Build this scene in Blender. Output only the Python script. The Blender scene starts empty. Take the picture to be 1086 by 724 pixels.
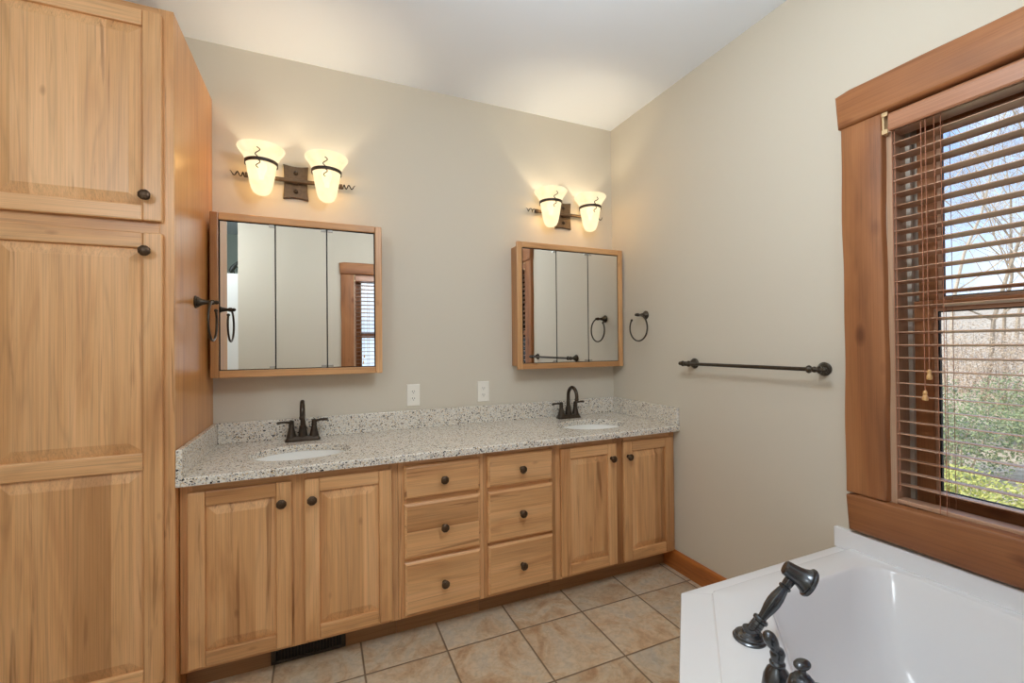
import bpy, bmesh, math, random
from mathutils import Vector, Matrix

random.seed(7)
PI = math.pi
scene = bpy.context.scene
col = scene.collection

# ------------------------------------------------------------------ camera, world, lights, exposure
cam_d = bpy.data.cameras.new('camera')
cam_d.sensor_width = 36.0
cam_d.lens = 468.243 / 1086 * 36.0
cam_d.clip_start = 0.02
cam_d.clip_end = 200
cam = bpy.data.objects.new('camera', cam_d)
col.objects.link(cam)
_F = Vector((0.398047, 0.917330, 0.008073))
_R = Vector((0.917348, -0.397971, -0.009557))
_U = Vector((0.005554, -0.011210, 0.999922))
cam.matrix_world = Matrix(((_R.x, _U.x, -_F.x, 0.47187), (_R.y, _U.y, -_F.y, -2.50815),
                           (_R.z, _U.z, -_F.z, 1.27746), (0, 0, 0, 1)))
scene.camera = cam

scene.view_settings.view_transform = 'Standard'
scene.view_settings.look = 'None'
scene.view_settings.gamma = 1.0
scene.view_settings.use_curve_mapping = False
scene.view_settings.exposure = 0.38
scene.cycles.max_bounces = 12
scene.cycles.diffuse_bounces = 6
scene.cycles.glossy_bounces = 6
scene.cycles.transmission_bounces = 8
scene.cycles.transparent_max_bounces = 16
scene.cycles.caustics_reflective = False
scene.cycles.caustics_refractive = False
scene.cycles.sample_clamp_indirect = 4.0

SKY_STRENGTH = 1.4
FILL_POWER = 25.0
REAR_FILL_POWER = 15.0
BULB_POWER = 10.0
SHADE_GLOW = 0.52

W, H = 2.3175, 2.746            # right wall, ceiling height
YB = -3.0                       # wall opposite the vanity
ZC, DC, DF = 0.817, 0.6077, 0.559
XL = -1.35                      # far left wall


def srgb(r, g, b):
    def f(c):
        c /= 255.0
        return c / 12.92 if c <= 0.04045 else ((c + 0.055) / 1.055) ** 2.4
    return (f(r), f(g), f(b), 1.0)


# world: daytime sky, blue with soft white cloud
world = bpy.data.worlds.new('sky')
scene.world = world
world.use_nodes = True
wn, wl = world.node_tree.nodes, world.node_tree.links
wn.clear()
w_out = wn.new('ShaderNodeOutputWorld')
w_bg = wn.new('ShaderNodeBackground')
w_tc = wn.new('ShaderNodeTexCoord')
w_sep = wn.new('ShaderNodeSeparateXYZ')
w_ramp = wn.new('ShaderNodeValToRGB')
w_ramp.color_ramp.elements[0].position = 0.02
w_ramp.color_ramp.elements[0].color = srgb(206, 224, 246)
w_ramp.color_ramp.elements[1].position = 0.45
w_ramp.color_ramp.elements[1].color = srgb(104, 156, 228)
w_no = wn.new('ShaderNodeTexNoise')
w_no.inputs['Scale'].default_value = 3.0
w_no.inputs['Detail'].default_value = 5.0
w_cr = wn.new('ShaderNodeValToRGB')
w_cr.color_ramp.elements[0].position = 0.48
w_cr.color_ramp.elements[1].position = 0.68
w_mix = wn.new('ShaderNodeMixRGB')
w_mix.inputs[2].default_value = (1.0, 1.0, 1.0, 1.0)
wl.new(w_tc.outputs['Generated'], w_sep.inputs[0])
wl.new(w_sep.outputs['Z'], w_ramp.inputs[0])
wl.new(w_tc.outputs['Generated'], w_no.inputs['Vector'])
wl.new(w_no.outputs['Fac'], w_cr.inputs[0])
wl.new(w_cr.outputs[0], w_mix.inputs[0])
wl.new(w_ramp.outputs[0], w_mix.inputs[1])
wl.new(w_mix.outputs[0], w_bg.inputs['Color'])
w_bg.inputs['Strength'].default_value = SKY_STRENGTH
wl.new(w_bg.outputs[0], w_out.inputs[0])


def lamp(name, kind, loc, power, color, parent=None, **kw):
    d = bpy.data.lights.new(name, kind)
    d.energy = power
    d.color = color
    for k, v in kw.items():
        setattr(d, k, v)
    o = bpy.data.objects.new(name, d)
    col.objects.link(o)
    if parent is not None:
        o.parent = parent
        o.location = Vector(loc) - world_origin(parent)
    else:
        o.location = loc
    return o


sun_d = bpy.data.lights.new('sun', 'SUN')
sun_d.energy = 2.6
sun_d.angle = math.radians(1.0)
sun_d.color = (1.0, .95, .87)
sun = bpy.data.objects.new('sun', sun_d)
col.objects.link(sun)
sun.rotation_euler = Vector((1.0, -.55, -.85)).to_track_quat('-Z', 'Y').to_euler()

# ------------------------------------------------------------------ mesh helpers
class MB:
    """collects shapes; build() links them as ONE mesh object"""

    def __init__(self):
        self.v, self.f, self.m, self.r, self.s = [], [], [], [], []

    def raw(self, verts, faces, m=0, r=None, smooth=False):
        b = len(self.v)
        r = random.random() if r is None else r
        self.v += [tuple(p) for p in verts]
        for f in faces:
            self.f.append([i + b for i in f])
            self.m.append(m)
            self.r.append(r)
            self.s.append(smooth)
        return self

    def box(self, x0, x1, y0, y1, z0, z1, m=0, r=None):
        v = [(x0, y0, z0), (x1, y0, z0), (x1, y1, z0), (x0, y1, z0),
             (x0, y0, z1), (x1, y0, z1), (x1, y1, z1), (x0, y1, z1)]
        f = [(0, 3, 2, 1), (4, 5, 6, 7), (0, 1, 5, 4), (1, 2, 6, 5), (2, 3, 7, 6), (3, 0, 4, 7)]
        return self.raw(v, f, m, r)

    def loops(self, loops, closed=True, cap0=True, cap1=True, m=0, r=None, smooth=True):
        n = len(loops[0])
        v = [p for l in loops for p in l]
        f = []
        for k in range(len(loops) - 1):
            for i in range(n if closed else n - 1):
                j = (i + 1) % n
                f.append((k * n + i, k * n + j, (k + 1) * n + j, (k + 1) * n + i))
        if cap0:
            f.append(tuple(reversed(range(n))))
        if cap1:
            b = (len(loops) - 1) * n
            f.append(tuple(b + i for i in range(n)))
        return self.raw(v, f, m, r, smooth)

    def lathe(self, prof, c, axis=(0, 0, 1), n=24, m=0, r=None, flute=0, depth=0.0):
        a = Vector(axis).normalized()
        u = a.orthogonal().normalized()
        w = a.cross(u)
        c = Vector(c)
        L = []
        for rad, h in prof:
            l = []
            for i in range(n):
                t = 2 * PI * i / n
                q = max(rad, 1e-5) * (1 - (depth * (0.5 + 0.5 * math.cos(flute * t)) if flute else 0))
                l.append(c + a * h + (u * math.cos(t) + w * math.sin(t)) * q)
            L.append(l)
        return self.loops(L, True, True, True, m, r)

    def tube(self, path, rad, n=10, closed=False, m=0, r=None, flat=None):
        P = [Vector(p) for p in path]
        k = len(P)
        R = rad if isinstance(rad, (list, tuple)) else [rad] * k
        up = None
        L = []
        for i, p in enumerate(P):
            if closed:
                t = (P[(i + 1) % k] - P[i - 1]).normalized()
            else:
                t = (P[min(i + 1, k - 1)] - P[max(i - 1, 0)]).normalized()
            if up is None:
                up = t.orthogonal().normalized()
            up = (up - t * up.dot(t)).normalized()
            w = t.cross(up)
            L.append([p + (up * math.cos(2 * PI * j / n) + w * math.sin(2 * PI * j / n)) * R[i] for j in range(n)])
        if closed:
            L.append(L[0])
            return self.loops(L, True, False, False, m, r)
        return self.loops(L, True, True, True, m, r)

    def ball(self, c, rad, n=14, m=0, scale=(1, 1, 1)):
        c = Vector(c)
        k = max(6, n // 2)
        L = []
        for a in range(1, k):
            th = PI * a / k
            L.append([c + Vector((math.sin(th) * math.cos(2 * PI * j / n) * scale[0],
                                  math.sin(th) * math.sin(2 * PI * j / n) * scale[1],
                                  -math.cos(th) * scale[2])) * rad for j in range(n)])
        return self.loops(L, True, True, True, m)

    def build(self, name, mats, parent=None, bevel=0.0, sharp=38, smooth_all=False, segs=2, subsurf=0):
        o0 = world_origin(parent) if parent is not None else Vector((0, 0, 0))
        me = bpy.data.meshes.new(name)
        me.from_pydata([Vector(p) - o0 for p in self.v], [], self.f)
        mats = mats if isinstance(mats, (list, tuple)) else [mats]
        for mm in mats:
            me.materials.append(mm)
        at = me.attributes.new('rnd', 'FLOAT', 'FACE')
        at.data.foreach_set('value', self.r)
        me.polygons.foreach_set('material_index', self.m)
        me.polygons.foreach_set('use_smooth', [True if smooth_all else s for s in self.s])
        bm = bmesh.new()
        bm.from_mesh(me)
        bmesh.ops.recalc_face_normals(bm, faces=bm.faces)
        bm.to_mesh(me)
        bm.free()
        me.update()
        if any(self.s) or smooth_all:
            me.set_sharp_from_angle(angle=math.radians(sharp))
        o = bpy.data.objects.new(name, me)
        col.objects.link(o)
        if parent is not None:
            o.parent = parent
        if bevel:
            b = o.modifiers.new('bevel', 'BEVEL')
            b.width = bevel
            b.segments = segs
            b.limit_method = 'ANGLE'
            b.angle_limit = math.radians(40)
            b.use_clamp_overlap = True
        if subsurf:
            s = o.modifiers.new('subd', 'SUBSURF')
            s.levels = s.render_levels = subsurf
        return o


def world_origin(o):
    p = Vector((0, 0, 0))
    while o is not None:
        p = p + o.location
        o = o.parent
    return p


def tag(o, label, cat, group=None, kind=None):
    o['label'] = label
    o['category'] = cat
    if group:
        o['group'] = group
    if kind:
        o['kind'] = kind
    return o


def thing(name, loc, label, cat, group=None):
    o = bpy.data.objects.new(name, None)
    o.empty_display_size = 0.05
    col.objects.link(o)
    o.location = loc
    return tag(o, label, cat, group)


def structure(o):
    o['kind'] = 'structure'
    return o


# ------------------------------------------------------------------ materials
def new_mat(name):
    m = bpy.data.materials.new(name)
    m.use_nodes = True
    nt = m.node_tree
    return m, nt.nodes, nt.links, nt.nodes['Principled BSDF']


def plain(name, c, rough=0.5, metal=0.0, bump=0.0, bscale=60, var=0.0):
    m, n, l, p = new_mat(name)
    p.inputs['Base Color'].default_value = c
    p.inputs['Roughness'].default_value = rough
    p.inputs['Metallic'].default_value = metal
    tc = n.new('ShaderNodeTexCoord')
    no = n.new('ShaderNodeTexNoise')
    no.inputs['Scale'].default_value = bscale
    no.inputs['Detail'].default_value = 3
    l.new(tc.outputs['Object'], no.inputs['Vector'])
    if var:
        mx = n.new('ShaderNodeMixRGB')
        mx.blend_type = 'MULTIPLY'
        mx.inputs[0].default_value = 1.0
        mx.inputs[1].default_value = c
        rp = n.new('ShaderNodeValToRGB')
        rp.color_ramp.elements[0].color = (1 - var, 1 - var, 1 - var, 1)
        rp.color_ramp.elements[1].color = (1 + var * .0, 1, 1, 1)
        rp.color_ramp.elements[0].position = 0.3
        rp.color_ramp.elements[1].position = 0.7
        l.new(no.outputs['Fac'], rp.inputs[0])
        l.new(rp.outputs[0], mx.inputs[2])
        l.new(mx.outputs[0], p.inputs['Base Color'])
    if bump:
        b = n.new('ShaderNodeBump')
        b.inputs['Strength'].default_value = bump
        b.inputs['Distance'].default_value = 0.002
        l.new(no.outputs['Fac'], b.inputs['Height'])
        l.new(b.outputs[0], p.inputs['Normal'])
    return m


def wood(name, axis, light, mid, dark, rough=0.38, streak=0.75, knots=0.45, ring=0.38, coat=0.15, across=15.0, ksize=.09):
    m, n, l, p = new_mat(name)

    def node(t, **kw):
        x = n.new(t)
        for k, v in kw.items():
            setattr(x, k, v)
        return x

    def vmath(op, a=None, b=None):
        x = node('ShaderNodeVectorMath', operation=op)
        for i, q in enumerate((a, b)):
            if q is None:
                continue
            if isinstance(q, tuple):
                x.inputs[i].default_value = q
            else:
                l.new(q, x.inputs[i])
        return x.outputs[0]

    def math_(op, a, b=None, clamp=False):
        x = node('ShaderNodeMath', operation=op, use_clamp=clamp)
        for i, q in enumerate((a, b)):
            if q is None:
                continue
            if isinstance(q, (int, float)):
                x.inputs[i].default_value = q
            else:
                l.new(q, x.inputs[i])
        return x.outputs[0]

    tc = node('ShaderNodeTexCoord')
    at = node('ShaderNodeAttribute', attribute_name='rnd')
    oi = node('ShaderNodeObjectInfo')
    s = math_('ADD', math_('MULTIPLY', at.outputs['Fac'], 37.0), math_('MULTIPLY', oi.outputs['Random'], 91.0))
    comb = node('ShaderNodeCombineXYZ')
    for i, k in enumerate((1.0, 0.73, 1.37)):
        l.new(math_('MULTIPLY', s, k), comb.inputs[i])
    co = vmath('ADD', tc.outputs['Object'], comb.outputs[0])

    def stretched(al, ac):
        sc = {'x': (al, ac, ac), 'y': (ac, al, ac), 'z': (ac, ac, al)}[axis]
        return vmath('MULTIPLY', co, sc)

    def noise(vec, detail, dist=0.0, rough=.55):
        x = node('ShaderNodeTexNoise')
        x.inputs['Scale'].default_value = 1.0
        x.inputs['Detail'].default_value = detail
        x.inputs['Roughness'].default_value = rough
        x.inputs['Distortion'].default_value = dist
        l.new(vec, x.inputs['Vector'])
        return x.outputs['Fac']

    def ramp(v, stops):
        x = node('ShaderNodeValToRGB')
        e = x.color_ramp.elements
        while len(e) < len(stops):
            e.new(0.5)
        for k, (pos, c) in enumerate(stops):
            e[k].position = pos
            e[k].color = c if isinstance(c, tuple) else (c, c, c, 1)
        l.new(v, x.inputs[0])
        return x.outputs[0]

    def mix(fac, a, b, blend='MIX'):
        x = node('ShaderNodeMixRGB', blend_type=blend)
        for i, q in ((0, fac), (1, a), (2, b)):
            if isinstance(q, (int, float)):
                x.inputs[i].default_value = q
            elif isinstance(q, tuple):
                x.inputs[i].default_value = q
            else:
                l.new(q, x.inputs[i])
        return x.outputs[0]

    broad = noise(stretched(1.1, across * .55), 3, .8)
    rings = math_('ABSOLUTE', math_('SINE', math_('MULTIPLY', noise(stretched(.34, across * .36), 2, .25), 40.0)))
    fine = noise(stretched(1.6, 230.0), 4)
    pore = noise(stretched(5.0, 480.0), 2)
    c = ramp(broad, [(.28, dark), (.46, mid), (.70, light)])
    c = mix(ring, c, mix(1.0, c, ramp(rings, [(0.0, .70), (.45, 1.0)]), 'MULTIPLY'))
    c = mix(1.0, c, ramp(fine, [(.30, .86), (.62, 1.04)]), 'MULTIPLY')
    c = mix(1.0, c, ramp(pore, [(.33, .84), (.45, 1.0)]), 'MULTIPLY')
    tone = ramp(at.outputs['Fac'], [(0.0, (.66, .58, .50, 1)), (.20, (.90, .87, .83, 1)), (.75, (1.0, 1.0, 1.0, 1)), (1.0, (1.06, 1.08, 1.10, 1))])
    c = mix(1.0, c, tone, 'MULTIPLY')
    if streak:
        st = noise(stretched(1.0, across * 1.6), 4, 1.2)
        c = mix(math_('MULTIPLY', ramp(st, [(.62, 0.0), (.70, 1.0)]), streak), c, mix(1.0, c, (.46, .36, .29, 1), 'MULTIPLY'))
    if knots:
        vo = node('ShaderNodeTexVoronoi')
        vo.inputs['Scale'].default_value = 1.0
        l.new(stretched(4.2, 9.0), vo.inputs['Vector'])
        k = ramp(vo.outputs['Distance'], [(ksize * .3, 1.0), (ksize, 0.0)])
        c = mix(math_('MULTIPLY', k, knots), c, mix(1.0, c, (.40, .28, .20, 1), 'MULTIPLY'))
    l.new(c, p.inputs['Base Color'])
    p.inputs['Roughness'].default_value = rough
    p.inputs['Coat Weight'].default_value = coat
    p.inputs['Coat Roughness'].default_value = 0.25
    b = node('ShaderNodeBump')
    b.inputs['Strength'].default_value = 0.12
    b.inputs['Distance'].default_value = 0.001
    l.new(fine, b.inputs['Height'])
    l.new(b.outputs[0], p.inputs['Normal'])
    return m


HL, HM, HD = srgb(232, 183, 132), srgb(220, 168, 115), srgb(192, 137, 88)
wood_z = wood('hickory_vertical', 'z', HL, HM, HD)
wood_x = wood('hickory_horizontal', 'x', HL, HM, HD)
wood_y = wood('hickory_deep', 'y', HL, HM, HD)
veneer = wood('hickory_veneer_side', 'z', srgb(220, 158, 94), srgb(210, 146, 82), srgb(192, 128, 68), rough=.3, streak=.15, knots=0, ring=.1, coat=.35, across=34)
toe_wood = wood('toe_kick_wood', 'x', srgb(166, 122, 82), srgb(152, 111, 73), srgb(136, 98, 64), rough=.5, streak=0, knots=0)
ML, MM_, MD = srgb(222, 174, 122), srgb(208, 156, 104), srgb(184, 132, 84)
frame_z = wood('mirror_frame_vertical', 'z', ML, MM_, MD, streak=.2, knots=.3)
frame_x = wood('mirror_frame_horizontal', 'x', ML, MM_, MD, streak=.2)
TL_, TM_, TD_ = srgb(182, 125, 80), srgb(166, 109, 66), srgb(136, 86, 52)
timber_z = wood('timber_vertical', 'z', TL_, TM_, TD_, rough=.55, knots=.8, streak=.3, coat=.0, across=9, ksize=.20)
timber_y = wood('timber_horizontal', 'y', TL_, TM_, TD_, rough=.55, knots=.8, streak=.3, coat=.0, across=9, ksize=.20)
timber_x = wood('timber_cross', 'x', TL_, TM_, TD_, rough=.55, knots=.8, streak=.3, coat=.0, across=9, ksize=.20)
base_wood = wood('baseboard_wood', 'y', srgb(200, 128, 64), srgb(186, 112, 52), srgb(158, 90, 40), rough=.35, knots=.7, across=10)
base_wood_x = wood('baseboard_wood_cross', 'x', srgb(200, 128, 64), srgb(186, 112, 52), srgb(158, 90, 40), rough=.35, knots=.7, across=10)
slat_mat = wood('blind_slat_wood', 'y', srgb(206, 168, 140), srgb(198, 158, 130), srgb(188, 146, 118), rough=.35, streak=0, knots=0, ring=.05)

lining_daylit_mat = wood('window_lining_daylit', 'z', srgb(222, 190, 164), srgb(214, 180, 152), srgb(200, 164, 136), rough=.5, streak=0, knots=0)  # paler than the casing: daylight on the reveal put into the colour
valance_mat = wood('blind_valance_wood', 'y', srgb(186, 134, 100), srgb(174, 120, 88), srgb(156, 104, 74), rough=.4, streak=0, knots=0, ring=.1)
wall_mat = plain('wall_paint', srgb(207, 199, 183), 0.75, bump=.10, bscale=160)
ceil_mat = plain('ceiling_paint', srgb(234, 241, 250), 0.85)
hall_mat = plain('hall_paint', srgb(186, 198, 190), 0.8)
white_mat = plain('white_paint', srgb(232, 234, 232), 0.6)
tub_mat = plain('tub_acrylic', srgb(232, 233, 235), 0.12)
porcelain = plain('porcelain', srgb(238, 238, 234), 0.12)
bronze = plain('oil_rubbed_bronze', srgb(80, 70, 60), 0.30, 0.75, var=.35, bscale=45)
bronze_dark = plain('dark_bronze', srgb(74, 66, 56), 0.33, 0.7, var=.25, bscale=60)
knob_mat = plain('knob_bronze', srgb(96, 74, 54), 0.36, 0.6, var=.6, bscale=190)
pewter = plain('brushed_pewter', srgb(98, 101, 105), 0.25, 0.85, var=.30, bscale=70)
lamp_metal = plain('lamp_iron', srgb(104, 88, 72), 0.5, 0.5, var=.30, bscale=60)
iron_dark = plain('lamp_iron_dark', srgb(66, 56, 48), 0.5, 0.5, var=.2, bscale=60)
chrome = plain('chrome', srgb(190, 190, 190), 0.2, 1.0)
plate_mat = plain('outlet_plastic', srgb(236, 232, 222), 0.35)
black_mat = plain('black_void', srgb(16, 15, 14), 0.6)
vent_mat = plain('register_metal', srgb(58, 50, 43), 0.45, .4)
mirror_mat = plain('mirror_glass', (0.84, 0.85, 0.84, 1), 0.0, 1.0)
vinyl = plain('window_vinyl', srgb(196, 190, 178), 0.4)
beige_plastic = plain('beige_plastic', srgb(214, 186, 140), 0.4)
cord_mat = plain('blind_cord', srgb(178, 120, 92), 0.7)
tassel_mat = plain('tassel_wood', srgb(206, 160, 104), 0.45)
statue_mat = plain('statue_dark', srgb(38, 42, 38), 0.4)


def granite_mat():
    m, n, l, p = new_mat('speckled_granite')
    tc = n.new('ShaderNodeTexCoord')

    def noise(scale, detail):
        x = n.new('ShaderNodeTexNoise')
        x.inputs['Scale'].default_value = scale
        x.inputs['Detail'].default_value = detail
        l.new(tc.outputs['Object'], x.inputs['Vector'])
        return x.outputs['Fac']

    def ramp(v, stops):
        x = n.new('ShaderNodeValToRGB')
        e = x.color_ramp.elements
        while len(e) < len(stops):
            e.new(.5)
        for k, (a, c) in enumerate(stops):
            e[k].position = a
            e[k].color = c if isinstance(c, tuple) else (c, c, c, 1)
        l.new(v, x.inputs[0])
        return x.outputs[0]

    def mix(f, a, b):
        x = n.new('ShaderNodeMixRGB')
        for i, q in enumerate((f, a, b)):
            if isinstance(q, tuple):
                x.inputs[i].default_value = q
            else:
                l.new(q, x.inputs[i])
        return x.outputs[0]

    c = ramp(noise(90, 5), [(.30, srgb(190, 186, 178)), (.42, srgb(224, 218, 206)), (.62, srgb(230, 225, 214)), (.76, srgb(212, 196, 168))])
    c = mix(ramp(noise(200, 3), [(.56, 0.0), (.64, 1.0)]), c, srgb(164, 166, 170))

    def specks(scale, thr, colr, c):
        v = n.new('ShaderNodeTexVoronoi')
        v.inputs['Scale'].default_value = scale
        l.new(tc.outputs['Object'], v.inputs['Vector'])
        sp = n.new('ShaderNodeSeparateColor')
        l.new(v.outputs['Color'], sp.inputs[0])
        return mix(ramp(sp.outputs[0], [(thr, 1.0), (thr + .02, 0.0)]), c, colr)

    c = specks(250, .075, srgb(112, 108, 106), c)
    c = specks(170, .045, srgb(58, 56, 58), c)
    c = specks(280, .09, srgb(204, 180, 142), c)
    l.new(c, p.inputs['Base Color'])
    p.inputs['Roughness'].default_value = .22
    return m


def tile_mat():
    m, n, l, p = new_mat('floor_tile')
    T, OX, OY = 0.3291, 0.9535, -0.690
    tc = n.new('ShaderNodeTexCoord')
    sep = n.new('ShaderNodeSeparateXYZ')
    l.new(tc.outputs['Object'], sep.inputs[0])

    def M(op, a, b=None, cl=False):
        x = n.new('ShaderNodeMath')
        x.operation = op
        x.use_clamp = cl
        for i, q in enumerate((a, b)):
            if q is None:
                continue
            if isinstance(q, (int, float)):
                x.inputs[i].default_value = q
            else:
                l.new(q, x.inputs[i])
        return x.outputs[0]
    u = M('DIVIDE', M('SUBTRACT', sep.outputs['X'], OX), T)
    v = M('DIVIDE', M('SUBTRACT', sep.outputs['Y'], OY), T)
    du = M('ABSOLUTE', M('SUBTRACT', M('FRACT', M('ADD', u, .5)), .5))
    dv = M('ABSOLUTE', M('SUBTRACT', M('FRACT', M('ADD', v, .5)), .5))
    d = M('MINIMUM', du, dv)
    cid = n.new('ShaderNodeCombineXYZ')
    l.new(M('FLOOR', u), cid.inputs[0])
    l.new(M('FLOOR', v), cid.inputs[1])
    wn_ = n.new('ShaderNodeTexWhiteNoise')
    wn_.noise_dimensions = '2D'
    l.new(cid.outputs[0], wn_.inputs['Vector'])
    off = n.new('ShaderNodeVectorMath')
    off.operation = 'MULTIPLY_ADD'
    l.new(wn_.outputs['Color'], off.inputs[0])
    off.inputs[1].default_value = (30, 30, 30)
    l.new(tc.outputs['Object'], off.inputs[2])

    def noise(sc, det, dist):
        x = n.new('ShaderNodeTexNoise')
        x.inputs['Scale'].default_value = sc
        x.inputs['Detail'].default_value = det
        x.inputs['Distortion'].default_value = dist
        x.inputs['Roughness'].default_value = .62
        l.new(off.outputs[0], x.inputs['Vector'])
        return x.outputs['Fac']

    def ramp(v, stops):
        x = n.new('ShaderNodeValToRGB')
        e = x.color_ramp.elements
        while len(e) < len(stops):
            e.new(.5)
        for k, (a, c) in enumerate(stops):
            e[k].position = a
            e[k].color = c if isinstance(c, tuple) else (c, c, c, 1)
        l.new(v, x.inputs[0])
        return x.outputs[0]

    n1 = noise(5.0, 9, 1.2)
    n2 = noise(38.0, 8, .8)
    c = ramp(n1, [(.33, srgb(176, 140, 106)), (.43, srgb(196, 168, 136)), (.54, srgb(204, 186, 160)), (.70, srgb(188, 180, 166))])
    mx = n.new('ShaderNodeMixRGB')
    mx.blend_type = 'MULTIPLY'
    mx.inputs[0].default_value = 1
    l.new(c, mx.inputs[1])
    l.new(ramp(n2, [(.32, .78), (.6, 1.04)]), mx.inputs[2])
    tn = n.new('ShaderNodeMixRGB')
    tn.blend_type = 'MULTIPLY'
    tn.inputs[0].default_value = 1
    l.new(mx.outputs[0], tn.inputs[1])
    l.new(ramp(wn_.outputs['Value'], [(0.0, .90), (1.0, 1.04)]), tn.inputs[2])
    g = ramp(d, [(.009, 1.0), (.013, 0.0)])
    gm = n.new('ShaderNodeMixRGB')
    l.new(g, gm.inputs[0])
    l.new(tn.outputs[0], gm.inputs[1])
    gm.inputs[2].default_value = srgb(120, 100, 78)
    l.new(gm.outputs[0], p.inputs['Base Color'])
    p.inputs['Roughness'].default_value = .45
    hm = M('ADD', M('MULTIPLY', ramp(d, [(.006, 0.0), (.022, 1.0)]), 1.0), M('MULTIPLY', n2, .25))
    b = n.new('ShaderNodeBump')
    b.inputs['Strength'].default_value = .5
    b.inputs['Distance'].default_value = .003
    l.new(hm, b.inputs['Height'])
    l.new(b.outputs[0], p.inputs['Normal'])
    return m


def glass_mat():
    m, n, l, p = new_mat('window_glass')
    out = n['Material Output']
    tr = n.new('ShaderNodeBsdfTransparent')
    tr.inputs[0].default_value = (.97, .98, .98, 1)
    gl = n.new('ShaderNodeBsdfGlossy')
    gl.inputs['Roughness'].default_value = 0.0
    fr = n.new('ShaderNodeFresnel')
    fr.inputs[0].default_value = 1.45
    mx = n.new('ShaderNodeMixShader')
    l.new(fr.outputs[0], mx.inputs[0])
    l.new(tr.outputs[0], mx.inputs[1])
    l.new(gl.outputs[0], mx.inputs[2])
    l.new(mx.outputs[0], out.inputs[0])
    return m


def shade_mat():
    # alabaster glass: lets part of the bulb through, diffuses the rest, glows while lit
    m, n, l, p = new_mat('alabaster_glass')
    out = n['Material Output']
    tc = n.new('ShaderNodeTexCoord')
    no = n.new('ShaderNodeTexNoise')
    no.inputs['Scale'].default_value = 22
    no.inputs['Detail'].default_value = 4
    l.new(tc.outputs['Object'], no.inputs['Vector'])
    rp = n.new('ShaderNodeValToRGB')
    rp.color_ramp.elements[0].position = .3
    rp.color_ramp.elements[0].color = (1.0, .86, .57, 1)
    rp.color_ramp.elements[1].position = .7
    rp.color_ramp.elements[1].color = (1.0, .93, .71, 1)
    l.new(no.outputs['Fac'], rp.inputs[0])
    tl = n.new('ShaderNodeBsdfTranslucent')
    tl.inputs[0].default_value = (.020, .018, .013, 1)
    df = n.new('ShaderNodeBsdfDiffuse')
    df.inputs[0].default_value = (.16, .145, .11, 1)
    tp = n.new('ShaderNodeBsdfTransparent')
    tp.inputs[0].default_value = (1.0, .84, .58, 1)
    em = n.new('ShaderNodeEmission')
    l.new(rp.outputs[0], em.inputs[0])
    em.inputs[1].default_value = SHADE_GLOW
    a = n.new('ShaderNodeMixShader')
    a.inputs[0].default_value = .5
    l.new(tl.outputs[0], a.inputs[1])
    l.new(df.outputs[0], a.inputs[2])
    b = n.new('ShaderNodeMixShader')
    b.inputs[0].default_value = .46
    l.new(a.outputs[0], b.inputs[1])
    l.new(tp.outputs[0], b.inputs[2])
    ad = n.new('ShaderNodeAddShader')
    l.new(b.outputs[0], ad.inputs[0])
    l.new(em.outputs[0], ad.inputs[1])
    l.new(ad.outputs[0], out.inputs[0])
    return m


def emit_mat(name, c, s):
    m, n, l, p = new_mat(name)
    p.inputs['Base Color'].default_value = c
    p.inputs['Emission Color'].default_value = c
    p.inputs['Emission Strength'].default_value = s
    return m


def leaf_mat(name, a, b):
    m, n, l, p = new_mat(name)
    at = n.new('ShaderNodeAttribute')
    at.attribute_name = 'rnd'
    rp = n.new('ShaderNodeValToRGB')
    rp.color_ramp.elements[0].color = a
    rp.color_ramp.elements[1].color = b
    l.new(at.outputs['Fac'], rp.inputs[0])
    l.new(rp.outputs[0], p.inputs['Base Color'])
    p.inputs['Roughness'].default_value = .7
    return m


granite = granite_mat()
tile = tile_mat()
glass = glass_mat()
alabaster = shade_mat()

# ------------------------------------------------------------------ room shell
def shell(name, boxes, mat, bevel=0):
    mb = MB()
    for b in boxes:
        mb.box(*b)
    return structure(mb.build(name, mat, bevel=bevel))


YH = -4.4                                       # hall wall beyond the low partition
WZ0, WZ1 = 0.655, 2.120                         # window rough opening heights
WY0, WY1 = -2.800, -1.605                       # right window opening along y
VX0, VX1 = 0.815, 2.010                         # opposite window opening along x
shell('floor', [(XL - .1, W + .2, YH - .1, .15, -.06, 0)], tile)
shell('ceiling', [(XL - .1, W + .2, YH - .1, .15, H, H + .06)], ceil_mat)
shell('wall_back', [(XL - .1, W + .18, 0, .15, 0, H)], wall_mat)
shell('wall_right', [(W, W + .18, WY1, 0, 0, H), (W, W + .18, YB - .18, WY0, 0, H),
                     (W, W + .18, WY0, WY1, 0, WZ0), (W, W + .18, WY0, WY1, WZ1, H)], wall_mat)
shell('wall_front', [(-.30, VX0, YB - .18, YB, 0, H), (VX1, W, YB - .18, YB, 0, H),
                     (VX0, VX1, YB - .18, YB, 0, WZ0), (VX0, VX1, YB - .18, YB, WZ1, H)], wall_mat)
shell('wall_left', [(XL - .1, XL, YH, 0, 0, H)], wall_mat)
shell('wall_left_return', [(XL, -.539, -.66, 0, 0, H)], wall_mat)
shell('wall_hall', [(XL, -.12, YH - .1, YH, 0, H), (-.30, -.12, YH, YB - .18, 0, H)], hall_mat)
shell('wall_partition', [(XL, -.30, YB - .15, YB, 0, 2.035)], white_mat)

# baseboard on the right wall
def baseboard(name, path_fn, length, mat):
    prof = [(0, 0), (.018, 0), (.018, .088), (.014, .100), (.007, .107), (0, .108)]
    mb = MB()
    mb.loops([[path_fn(a, h, 0) for a, h in prof], [path_fn(a, h, length) for a, h in prof]], True, True, True, smooth=False)
    return structure(mb.build(name, mat, bevel=.002))


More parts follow.
